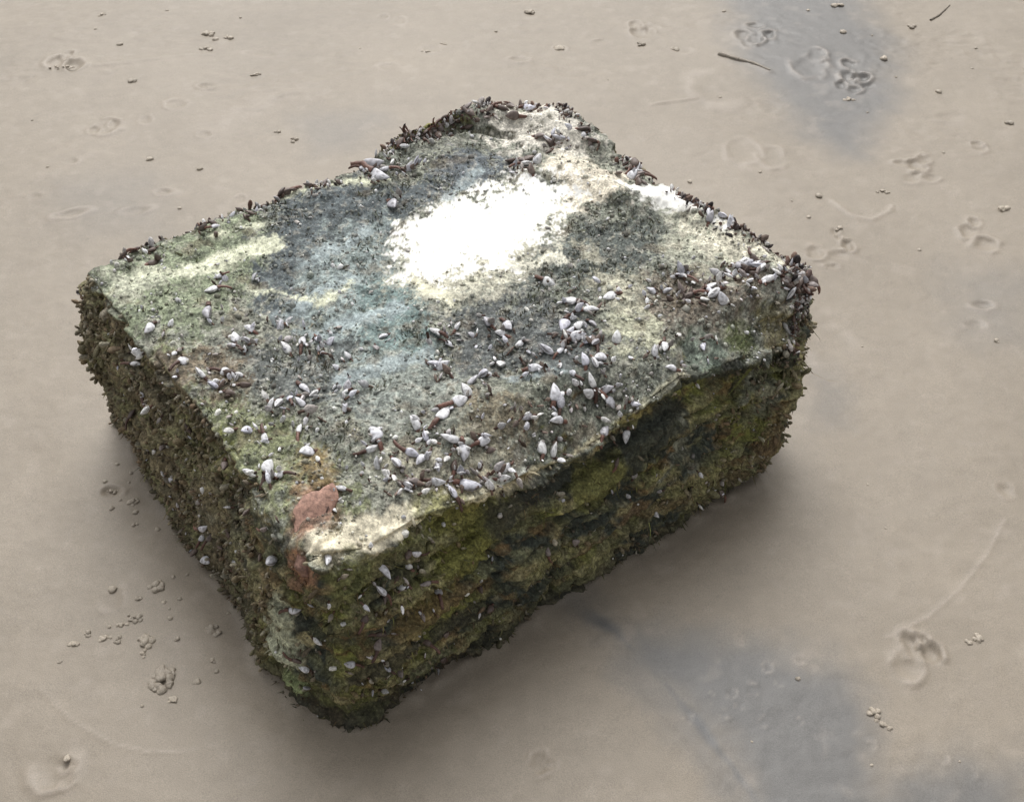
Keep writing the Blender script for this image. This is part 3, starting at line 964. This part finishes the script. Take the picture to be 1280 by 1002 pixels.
Q1 = scatter(sv, sf, PT + NT * (s * .28)[:, None], fr, s * rng.uniform(.8, 1.1, n), s, s, pal)
Q2 = scatter(kv, kf, PT + NT * (s * .28)[:, None], fr, s, s, s * .5, palette([(.10, .055, .04), (.07, .04, .032), (.13, .08, .06)], n))
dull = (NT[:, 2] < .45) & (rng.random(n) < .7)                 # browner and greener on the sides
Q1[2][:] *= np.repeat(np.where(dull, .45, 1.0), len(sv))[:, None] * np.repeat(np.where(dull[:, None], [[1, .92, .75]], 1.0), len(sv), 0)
qv, qf, qc = merge([Q1, Q2])
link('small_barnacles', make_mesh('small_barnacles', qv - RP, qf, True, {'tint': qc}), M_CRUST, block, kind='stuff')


def lump(name, beads, mat, seed, parent=None, sub=2):
    """knobbly lump fused from beads ((x,y,z,r)...), one closed-looking mesh"""
    import bmesh
    bm = bmesh.new()
    for (x, y, zz, r) in beads:
        bmesh.ops.create_icosphere(bm, subdivisions=sub, radius=r, matrix=Matrix.Translation((x, y, zz)))
    me = bpy.data.meshes.new(name)
    bm.to_mesh(me); bm.free()
    co = np.empty(len(me.vertices) * 3, np.float32); me.vertices.foreach_get('co', co)
    co = co.reshape(-1, 3).astype(float)
    rmean = np.mean([b[3] for b in beads])
    off = np.stack([fbm(co + 3 * k + seed, .55 / rmean, seed % 50 + k, 2) for k in range(3)], 1)
    co += off * rmean * .55
    me.vertices.foreach_set('co', co.astype(np.float32).ravel())
    me.polygons.foreach_set('use_smooth', np.ones(len(me.polygons), bool))
    me.update()
    return link(name, me, mat, parent)


# two reddish stones set in the broken near corner
for (x, y, rx, ry, rz_, lab) in [(391, 640, .023, .036, .0055, 'reddish brown stone set in the broken near corner'), (377, 704, .014, .016, .016, 'smaller rust red stone below the near corner')]:
    p, nn = hit(x, y)
    o = lump('embedded_stone', [(0, 0, 0, 1.0), (.3, .5, -.1, .7), (-.25, -.5, -.05, .75)], M_RED, int(x), block, 3)
    zz = Vector(nn); xx = zz.cross(Vector((.35, 1, 0))).normalized(); yy = zz.cross(xx)
    o.matrix_local = Matrix.Translation(Vector(p) - root_pos - zz * rz_ * .35) @ Matrix((xx, yy, zz)).transposed().to_4x4() @ Matrix.Diagonal((rx, ry, rz_, 1))
    o['label'] = lab

# ------------------------------------------------------------------ the sand: one sheet to the horizon, fine where the photograph looks


def graded(lo, hi, step, far):
    a = list(np.arange(lo, hi + step / 2, step))
    s_, x = step, a[-1]
    up = []
    while x < far:
        s_ *= 1.35; x += s_; up.append(x)
    s_, x, dn = step, a[0], []
    while x > -far:
        s_ *= 1.35; x -= s_; dn.append(x)
    return np.array(dn[::-1] + a + up)


gx, gy = graded(-1.6, 1.6, .0052, 260), graded(.80, 3.75, .0052, 260)
GX, GY = np.meshgrid(gx, gy, indexing='ij')
SX = np.stack([GX.ravel(), GY.ravel()], 1)
S3 = np.c_[SX, np.zeros(len(SX))]
near = ((np.abs(SX[:, 0]) < 1.9) & (SX[:, 1] > .5) & (SX[:, 1] < 4.2))
sz = np.zeros(len(SX))
nn_ = S3[near]
sz[near] = .010 * fbm(nn_, 1.6, 201, 2) + .0008 * fbm(nn_ * np.array([1, 2.0, 1]), 9, 203, 3) + .0004 * fbm(nn_, 45, 207, 3)
# faint streaks, and pitted ground at the far side
pit = smooth(.05, .5, fbm(nn_, 5, 211, 3))
farw = smooth(2.3, 3.0, nn_[:, 1])
sz[near] += (.0015 * fbm(nn_ * np.array([1, 1.6, 1]), 26, 215, 3)) * pit * (.25 + .9 * farw)
sz[~near] = .02 * fbm(S3[~near], .6, 221, 2) * np.minimum(1, 1)
stain_shade = np.zeros((len(SX), 3))

tree = {}


def win(cx, cy, R):
    ix0, ix1 = np.searchsorted(gx, cx - R), np.searchsorted(gx, cx + R)
    iy0, iy1 = np.searchsorted(gy, cy - R), np.searchsorted(gy, cy + R)
    ii, jj = np.meshgrid(np.arange(ix0, ix1), np.arange(iy0, iy1), indexing='ij')
    return (ii * len(gy) + jj).ravel()


def crater(px, py, rpx, depth=.007, rim=.004, sq=1.25, rot=0.0, pale=.28, rag=.32):
    c = at(px, py)[:2]; r = rpx * mm(px, py)
    w = win(c[0], c[1], r * 3.2)
    D = SX[w] - c
    ca, sa = math.cos(rot), math.sin(rot)
    a = D[:, 0] * ca + D[:, 1] * sa; b = (-D[:, 0] * sa + D[:, 1] * ca) / sq
    q = np.hypot(a, b) / r + rag * fbm(S3[w], .9 / r, int(px) % 97, 2)
    lop = smooth(-.25, .45, fbm(S3[w], .45 / r, int(px + py) % 89, 2) + .15)        # rim only here and there
    sz[w] += -.65 * depth * smooth(1.0, .35, q) + rim * .65 * lop * np.exp(-((q - 1.12) / .22) ** 2)
    stain_shade[w, 1] = np.maximum(stain_shade[w, 1], pale * lop * np.exp(-((q - 1.12) / .25) ** 2))


def ridge(pts, width, height, pale=0.0, rag=.3, flat=False):
    P = np.array([at(x, y)[:2] for x, y in pts])
    m_ = np.where((SX[:, 0] > P[:, 0].min() - .1) & (SX[:, 0] < P[:, 0].max() + .1) & (SX[:, 1] > P[:, 1].min() - .1) & (SX[:, 1] < P[:, 1].max() + .1))[0]
    q = line_d(SX[m_], P) / width + rag * fbm(S3[m_], .6 / width, int(pts[0][0]) % 91, 2)
    g_ = np.exp(-q ** 2)
    sz[m_] += height * g_
    stain_shade[m_, 1] = np.maximum(stain_shade[m_, 1], pale * g_)


# tracks and scuffs: (px, py, radius px, depth, rim, stretch, turn)
for a in [(72, 80, 13, .008, .005), (93, 84, 12, .008, .006), (86, 72, 8, .004, .006), (130, 160, 19, .003, .006, .7), (118, 163, 8, .004, .004), (143, 155, 8, .003, .005),
          (258, 106, 12, .005, .005, .5), (325, 65, 22, .003, .002, .25, -.1), (207, 241, 14, .003, .003, .4), (172, 265, 20, .003, .003, .3, .3), (90, 268, 22, .003, .003, .3, .3), (222, 130, 14, .003, .003, .6),
          (255, 168, 12, .003, .003, .5, -.4), (182, 150, 8, .002, .003), (300, 250, 8, .002, .003), (90, 203, 9, .003, .003, .5), (44, 247, 9, .003, .003, .5),
          (803, 40, 14, .006, .006), (815, 35, 9, .003, .005), (795, 30, 9, .004, .004), (930, 45, 12, .008, .006, .8), (945, 50, 10, .006, .006), (960, 45, 9, .008, .005), (942, 33, 11, .005, .005, .5), (935, 55, 9, .004, .005),
          (1010, 82, 20, .004, .006, 1.0), (1020, 70, 13, .003, .005), (1060, 95, 11, .008, .006), (1078, 96, 13, .009, .007, .6, .4), (1060, 80, 9, .006, .006), (1085, 106, 12, .006, .007, .5, .4), (1052, 105, 8, .006, .004), (1068, 110, 10, .005, .006, .6),
          (1145, 206, 14, .007, .007, .7), (1155, 198, 9, .004, .006), (1128, 203, 11, .005, .004, .5), (1165, 222, 12, .003, .004, .5), (1140, 222, 14, .003, .004, .6),
          (1018, 316, 12, .005, .006, .9), (1060, 306, 9, .009, .006, 1.0), (1050, 318, 16, .004, .005, .5), (1044, 288, 6, .006, .004), (1040, 333, 10, .003, .004, .4), (1048, 295, 5, .005, .003),
          (1210, 288, 11, .006, .006, 1.1), (1218, 277, 8, .004, .004), (1232, 304, 16, .006, .006, .7), (1228, 380, 15, .005, .003, .5), (1220, 405, 14, .003, .003, .5),
          (1138, 805, 11, .007, .007, 1.3), (1165, 815, 14, .010, .008, 1.0), (1150, 800, 12, .005, .007, .7), (1135, 832, 17, .004, .006, .9), (1158, 801, 8, .005, .005),
          (675, 950, 13, .003, .005, 1.0), (68, 965, 26, .004, .005, .8), (82, 957, 8, .004, .006), (85, 975, 10, .003, .005), (690, 952, 7, .003, .003),
          (1222, 180, 9, .003, .005, .5), (1225, 185, 8, .003, .003), (1256, 612, 10, .005, .005), (1185, 145, 24, .002, .003, .3), (850, 62, 14, .002, .003, .5), (930, 190, 22, .002, .003, 1.0), (965, 195, 18, .002, .003), (895, 110, 30, .002, .0015, .9),
          (540, 62, 14, .002, .003, .5), (485, 85, 14, .002, .003, .5), (648, 75, 14, .002, .003, .4), (500, 25, 8, .002, .002), (750, 50, 12, .002, .003, .4), (480, 20, 6, .003, .003), (700, 60, 8, .004, .004, .6),
          (940, 860, 7, .001, .0018), (975, 850, 5, .001, .0016), (915, 865, 6, .0014, .002), (905, 890, 6, .001, .0016), (955, 900, 5, .001, .0015), (1000, 822, 7, .001, .002, .7), (960, 832, 6, .001, .0015), (890, 870, 5, .001, .002), (925, 880, 5, .001, .002), (1000, 900, 4, .001, .002), (1090, 930, 5, .001, .002), (1180, 945, 6, .001, .002), (1215, 965, 5, .001, .002), (860, 895, 5, .001, .0015),
          (140, 616, 14, .007, .005, .5), (142, 750, 14, .002, .002), (1035, 430, 30, .002, .001), (820, 640, 20, .001, .001)]:
    px, py, r_, dp, rm = a[:5]
    crater(px, py, r_, dp, rm, a[5] * 1.3 if len(a) > 5 else 1.3, a[6] if len(a) > 6 else 0.0)
ridge([(1040, 250), (1065, 268), (1090, 272), (1112, 262), (1115, 255)], .006, .0022, .35)
ridge([(1110, 795), (1160, 770), (1200, 735), (1235, 690), (1255, 650)], .0025, .0012, .35, .1)
ridge([(50, 860), (90, 900), (140, 930), (190, 942), (245, 938)], .0022, .0010, .30, .1)
ridge([(165, 80), (120, 84), (230, 70), (265, 68)], .006, .002, .1)
ridge([(815, 130), (835, 127), (870, 122)], .005, .003, .2)
ridge([(380, 108), (330, 120), (250, 165)], .05, .003, .15)
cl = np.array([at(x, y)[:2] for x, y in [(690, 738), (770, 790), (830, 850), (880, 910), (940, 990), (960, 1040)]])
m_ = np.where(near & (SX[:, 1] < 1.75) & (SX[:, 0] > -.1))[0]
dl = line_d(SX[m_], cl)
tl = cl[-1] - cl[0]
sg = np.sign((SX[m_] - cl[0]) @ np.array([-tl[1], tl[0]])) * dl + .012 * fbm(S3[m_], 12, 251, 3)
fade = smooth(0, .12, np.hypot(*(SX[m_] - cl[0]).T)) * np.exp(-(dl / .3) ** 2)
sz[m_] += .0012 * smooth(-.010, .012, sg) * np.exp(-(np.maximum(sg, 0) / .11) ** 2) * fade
stain_shade[m_, 0] = np.maximum(stain_shade[m_, 0], .95 * fade * np.exp(-((sg + .004) / .018) ** 2))  # shaded edge of the crease painted in as a dark line
ridge([(900, 70), (935, 80), (960, 90)], .010, .003, .2)
for k in range(0):                                            # faint flow marks
    x, y = RNG.uniform(40, 1240), RNG.uniform(20, 320)
    if 300 < x < 1000 and y > 120: continue
    L_ = RNG.uniform(20, 60)
    ridge([(x, y), (x + L_, y - L_ * RNG.uniform(-.1, .35))], RNG.uniform(.004, .010), RNG.uniform(.0012, .0030), .15)
# scour round the foot of the block
foot = Bt[::8, :2]
w = win(cen[0], cen[1], 1.0)
sdf = poly_sd(SX[w], foot)
sz[w] += -.003 * np.exp(-(np.maximum(sdf, 0) / .05) ** 2) + .002 * np.exp(-((sdf - .11) / .05) ** 2) + (.004 + .006 * fbm(S3[w], 22, 231, 3)) * np.exp(-(np.maximum(sdf, 0) / .016) ** 2)

# grey silt lying in shallow wet patches
ns_lo, ns_mid = np.zeros(len(SX)), np.zeros(len(SX))
ns_lo[near], ns_mid[near] = fbm(nn_, 4, 241, 3), fbm(nn_, 22, 243, 3)
for pts, st, soft in [([(905, -60), (1070, -60), (1110, 60), (1110, 130), (1070, 190), (1010, 170), (960, 110), (915, 50)], .80, .09),
                      ([(960, 100), (1010, 165), (1060, 200), (1110, 170), (1060, 120)], .35, .06),
                      ([(700, 745), (770, 770), (850, 800), (1000, 805), (1070, 840), (1100, 920), (1110, 1060), (960, 1060), (880, 920), (830, 850)], .85, .07),
                      ([(1110, 960), (1200, 930), (1290, 960), (1290, 1060), (1080, 1060)], .80, .07),
                      ([(690, 740), (760, 770), (850, 860), (940, 980), (960, 1040), (930, 1040), (840, 900), (760, 820), (700, 770)], .5, .04),
                      ([(1180, 330), (1290, 350), (1290, 440), (1200, 420)], .35, .08),
                      ([(1010, 450), (1060, 480), (1060, 530), (1015, 520)], .35, .05),
                      ([(370, 150), (470, 150), (450, 190), (380, 200)], .30, .06),
                      ([(70, 230), (190, 220), (200, 290), (90, 300)], .22, .08)]:
    P = np.array([at(x, y)[:2] for x, y in pts])
    sd = poly_sd(SX, P) + .05 * ns_lo + .018 * ns_mid
    stain_shade[:, 0] = np.maximum(stain_shade[:, 0], st * smooth(soft, -soft, sd))
stain_shade[:, 1] = np.clip(stain_shade[:, 1] + .12 * smooth(.3, .8, ns_mid), 0, 1)
ig = np.arange(len(SX)).reshape(len(gx), len(gy))
sq_ = np.stack([ig[:-1, :-1], ig[1:, :-1], ig[1:, 1:], ig[:-1, 1:]], -1).reshape(-1, 4)
link('sand', make_mesh('sand', np.c_[SX, sz], sq_, True, {'stain_shade': stain_shade}), M_SAND, None, kind='structure')


def ground_z(x, y):
    i_, j_ = np.searchsorted(gx, x), np.searchsorted(gy, y)
    return float(sz[i_ * len(gy) + j_])


# ------------------------------------------------------------------ casts, pellets and bits lying on the sand
def cast(px, py, wpx, hpx, nb, label, name='sand_cast', cat='sand lump', group=None, mat=None, tall=.55, seed=None):
    r_ = random.Random(int(px * 7 + py * 13) if seed is None else seed)
    s_ = mm(px, py)
    a, b = wpx * s_ / 2, hpx * s_ / 2 * 1.15
    R = min(a, b)
    beads = []
    if nb == 1:
        beads = [(0, 0, R * .25, R * .95), (a * .3, b * .2, R * .1, R * .6)]
    else:
        nb = int(nb * 1.8) + 1
        br = R * (1.05 / math.sqrt(nb) + .10)
        for k in range(nb):
            t = r_.uniform(0, 2 * math.pi); q = math.sqrt((k + .4) / nb)
            x, y = (a - br * .5) * q * math.cos(t), (b - br * .5) * q * math.sin(t)
            if k == 0: x = y = 0
            beads.append((x, y, br * .15 + (1 - q) * R * tall, br * r_.uniform(.55, 1.35)))
    o = lump(name, beads, mat or M_CAST, int(px) + int(py), None, 2 if wpx > 14 else 1)
    p = at(px, py)
    o.location = (p[0], p[1], ground_z(p[0], p[1]) - .0005)
    o.scale = (1, 1, .55)
    o['label'] = label; o['category'] = cat
    if group: o['group'] = group
    return o


G1 = 'sand lumps before the left side of the block'
for a in [(205, 851, 34, 34, 22, 'largest knobbly worm cast, left of the near foot of the block'),
          (183, 802, 20, 18, 7, 'rounded cast with a tail below it, above the largest worm cast'),
          (180, 817, 9, 14, 3, 'small upright cast hanging below a rounded one'),
          (168, 773, 26, 13, 7, 'long low sand cast slanting left of the block'),
          (153, 781, 16, 7, 3, 'thin tail of sand at the lower end of the long low cast'),
          (195, 735, 20, 18, 6, 'dark plump sand cast nearest the left side of the block'),
          (141, 738, 12, 11, 1, 'single round sand pellet left of the dark plump cast'),
          (173, 751, 11, 9, 2, 'small sand lump between the round pellet and plump cast'),
          (111, 791, 13, 13, 3, 'round sand lump, second from the left of the scattered casts'),
          (93, 806, 14, 10, 3, 'sand lump furthest left among the scattered casts'),
          (131, 799, 17, 9, 4, 'low curved sand cast left of a pointed one'),
          (147, 800, 11, 13, 3, 'pointed sand lump touching the low curved cast'),
          (264, 784, 16, 13, 4, 'double sand lump close to the left face of the block'),
          (272, 790, 11, 10, 2, 'smaller half of the double sand lump by the block'),
          (223, 800, 11, 9, 2, 'small sand lump right of the rounded cast with a tail'),
          (265, 826, 11, 9, 2, 'small sand lump below the double lump'),
          (271, 839, 8, 8, 1, 'tiny sand pellet just under a small lump'),
          (248, 851, 11, 9, 2, 'sand pellet right of the largest worm cast'),
          (217, 878, 15, 12, 4, 'flat sand lump just below the largest worm cast'),
          (75, 826, 8, 10, 2, 'faint small sand lump lowest on the left of the casts')]:
    cast(*a, group=G1)
for a in [(205, 754, 7, 7), (213, 774, 8, 8), (225, 749, 7, 8), (217, 722, 6, 6), (234, 718, 6, 6), (137, 784, 6, 6), (212, 762, 5, 6), (178, 883, 6, 6), (285, 765, 5, 5)]:
    cast(*a, 1, 'tiny sand pellet scattered among the casts left of the block', 'sand_pellet', 'pellet', 'tiny pellets among the casts left of the block')
G2 = 'sand crumbs by the upper left face of the block'
for a in [(141, 613, 18, 8, 5, 'flat sand ridge over a small dark hole beside the left face'),
          (166, 628, 16, 12, 5, 'pale sand crumb cluster beside the left face'),
          (168, 656, 10, 9, 2, 'single sand lump below the pale crumb cluster'),
          (197, 662, 8, 8, 1, 'round pellet nearest the left face of the block'),
          (140, 637, 9, 7, 1, 'sand pellet below the small dark hole'),
          (170, 641, 8, 7, 1, 'pellet touching the lower edge of the pale crumb cluster')]:
    cast(*a, group=G2)
for a in [(131, 603, 7, 6), (147, 581, 7, 6), (164, 592, 6, 6), (151, 626, 6, 5), (161, 604, 5, 5)]:
    cast(*a, 1, 'tiny sand crumb beside the left face of the block', 'sand_pellet', 'pellet', 'tiny crumbs beside the left face')
G3 = 'bits on the sand behind the block'
for a in [(263, 42, 14, 10, 4, 'dark sand cast, largest of a trio at upper left'),
          (284, 46, 10, 7, 2, 'right one of the trio of casts at upper left'),
          (257, 61, 13, 7, 3, 'lowest one of the trio of casts at upper left'),
          (270, 49, 8, 7, 1, 'small dark pellet inside the trio of casts'),
          (168, 102, 11, 7, 2, 'pale sand lump right of the pitted track at upper left'),
          (260, 109, 24, 5, 5, 'long thin sand ridge below the trio of casts'),
          (321, 91, 16, 5, 3, 'slim sand cast right of the long thin ridge'),
          (80, 88, 30, 6, 6, 'sand pushed up along the pitted track at upper left'),
          (128, 22, 12, 5, 2, 'slim sand bit near the top left corner'),
          (150, 58, 7, 9, 1, 'upright pellet between pitted track and trio of casts'),
          (187, 199, 9, 7, 1, 'dark pellet alone left behind the block'),
          (250, 212, 8, 6, 1, 'pale pellet just above the left corner of the block'),
          (344, 163, 12, 5, 2, 'slim dark bit behind the left rim of the block'),
          (367, 172, 8, 11, 2, 'upright bit of sand close behind the left rim'),
          (662, 16, 12, 9, 3, 'sand lump at the top middle edge'),
          (698, 60, 14, 9, 3, 'pale sand lump behind the far corner of the block'),
          (555, 56, 11, 4, 2, 'slim dark bit at the top, left of middle'),
          (533, 66, 11, 5, 2, 'pale slim bit beside a dark one at the top'),
          (800, 54, 11, 8, 2, 'dark pellet on the rim of a small round track'),
          (841, 60, 12, 6, 2, 'slim sand lump right of the small round track'),
          (1048, 9, 14, 8, 3, 'sand lump at the top edge inside the grey patch'),
          (1053, 42, 8, 7, 1, 'pale pellet on the right border of the grey patch'),
          (1105, 74, 10, 8, 1, 'pellet right of the deep ridged track'),
          (1062, 122, 14, 6, 3, 'oval sand bit below the deep ridged track'),
          (1173, 114, 8, 8, 1, 'dark round pellet alone at upper right'),
          (1140, 34, 10, 8, 2, 'pellet left of the thin dark twig'),
          (1263, 155, 10, 8, 2, 'pellet at the right edge, upper part'),
          (1107, 238, 20, 6, 4, 'pale sausage-shaped cast right of the block'),
          (1024, 244, 8, 7, 1, 'dark pellet above the ringed tracks'),
          (1011, 270, 6, 6, 1, 'small dark pellet right of the right rim'),
          (1049, 284, 9, 8, 2, 'dark lump over the ringed tracks'),
          (1253, 261, 13, 9, 3, 'sand lump above the looped tracks at right edge'),
          (1245, 426, 10, 7, 2, 'sand lump at the right edge, middle part'),
          (1222, 797, 13, 12, 4, 'bigger pellet clump right of the deep lobed track'),
          (1210, 801, 9, 8, 2, 'smaller pellet clump right of the deep lobed track'),
          (1093, 890, 14, 20, 4, 'pale oval lump on the grey patch at lower right'),
          (1103, 904, 9, 9, 2, 'small lump at the lower end of the pale oval lump'),
          (998, 847, 7, 6, 1, 'pale speck inside the grey patch at lower right'),
          (1112, 909, 8, 7, 2, 'pellet right of the pale oval lump'),
          (862, 226, 8, 5, 1, 'pellet close behind the right rim of the block'),
          (84, 952, 9, 9, 2, 'lump on the rim of the ring track at lower left')]:
    px, py, wp, hp, nb, lab = a
    big = 1.3 if py < 330 else 1.1
    cast(px, py, wp * big, hp * big, nb, lab, group=G3)
MICRO = [(120, 40), (200, 25), (209, 15), (236, 30), (300, 20), (330, 215), (60, 210), (155, 215), (225, 262), (420, 90), (450, 60), (580, 85), (620, 40), (720, 90), (760, 100),
         (870, 25), (905, 15), (985, 20), (1010, 15), (1045, 55), (1090, 45), (1060, 135), (1085, 138), (1108, 145), (1120, 95), (1160, 65), (1220, 60), (1203, 8), (1215, 85), (1240, 110), (900, 120), (880, 215),
         (950, 215), (975, 235), (990, 250), (1075, 225), (1150, 310), (1132, 315), (1180, 190), (1235, 210), (1078, 432), (1157, 445), (1107, 660), (1040, 600), (1085, 605), (1245, 440), (940, 925), (1020, 900), (1090, 955), (1130, 905), (1200, 950), (1100, 930), (40, 150), (35, 330)]
for (x, y) in MICRO[::2]:
    cast(x, y, random.uniform(5, 7.5), random.uniform(3, 5), 1, 'tiny crumb of sand scattered on the smooth wet beach', 'sand_pellet', 'pellet', 'tiny crumbs scattered over the beach')


M_DARK = mat_plain('dark_twig', (0.10, 0.085, 0.065), 0.8)


def twig(pts, r0, label, mat=None):
    P = np.array([at(x, y) for x, y in pts]); P = resample(P, 10)
    vs_, fs_ = [], []
    for k, p in enumerate(P):
        t = k / 9
        tg_ = P[min(k + 1, 9)] - P[max(k - 1, 0)]; tg_ /= np.linalg.norm(tg_)
        sd_ = np.array([-tg_[1], tg_[0], 0]); rad = r0 * (1 - .55 * t) * (1 + .15 * math.sin(k * 2.3))
        zc_ = ground_z(p[0], p[1]) + r0 * .1
        for j in range(7):
            a = 2 * math.pi * j / 7
            q = p + sd_ * rad * math.cos(a); vs_.append((q[0], q[1], zc_ + rad * math.sin(a)))
    for k in range(9):
        for j in range(7):
            a, b = k * 7 + j, k * 7 + (j + 1) % 7
            fs_.append((a, b, b + 7, a + 7))
    vs_ = np.array(vs_); o0 = vs_[0].copy(); o0[2] = 0
    o = link('twig', make_mesh('twig', vs_ - o0, np.array(fs_)), mat or M_TWIG, None, label=label, category='twig')
    o.location = o0
    return o


twig([(898, 69), (920, 76), (938, 80), (962, 89)], .0065, 'sand-coloured twig lying on the left border of the grey patch')
twig([(1163, 26), (1174, 20), (1187, 8)], .0035, 'thin dark twig at the upper right', M_DARK)
print('barnacles in bunches', count)
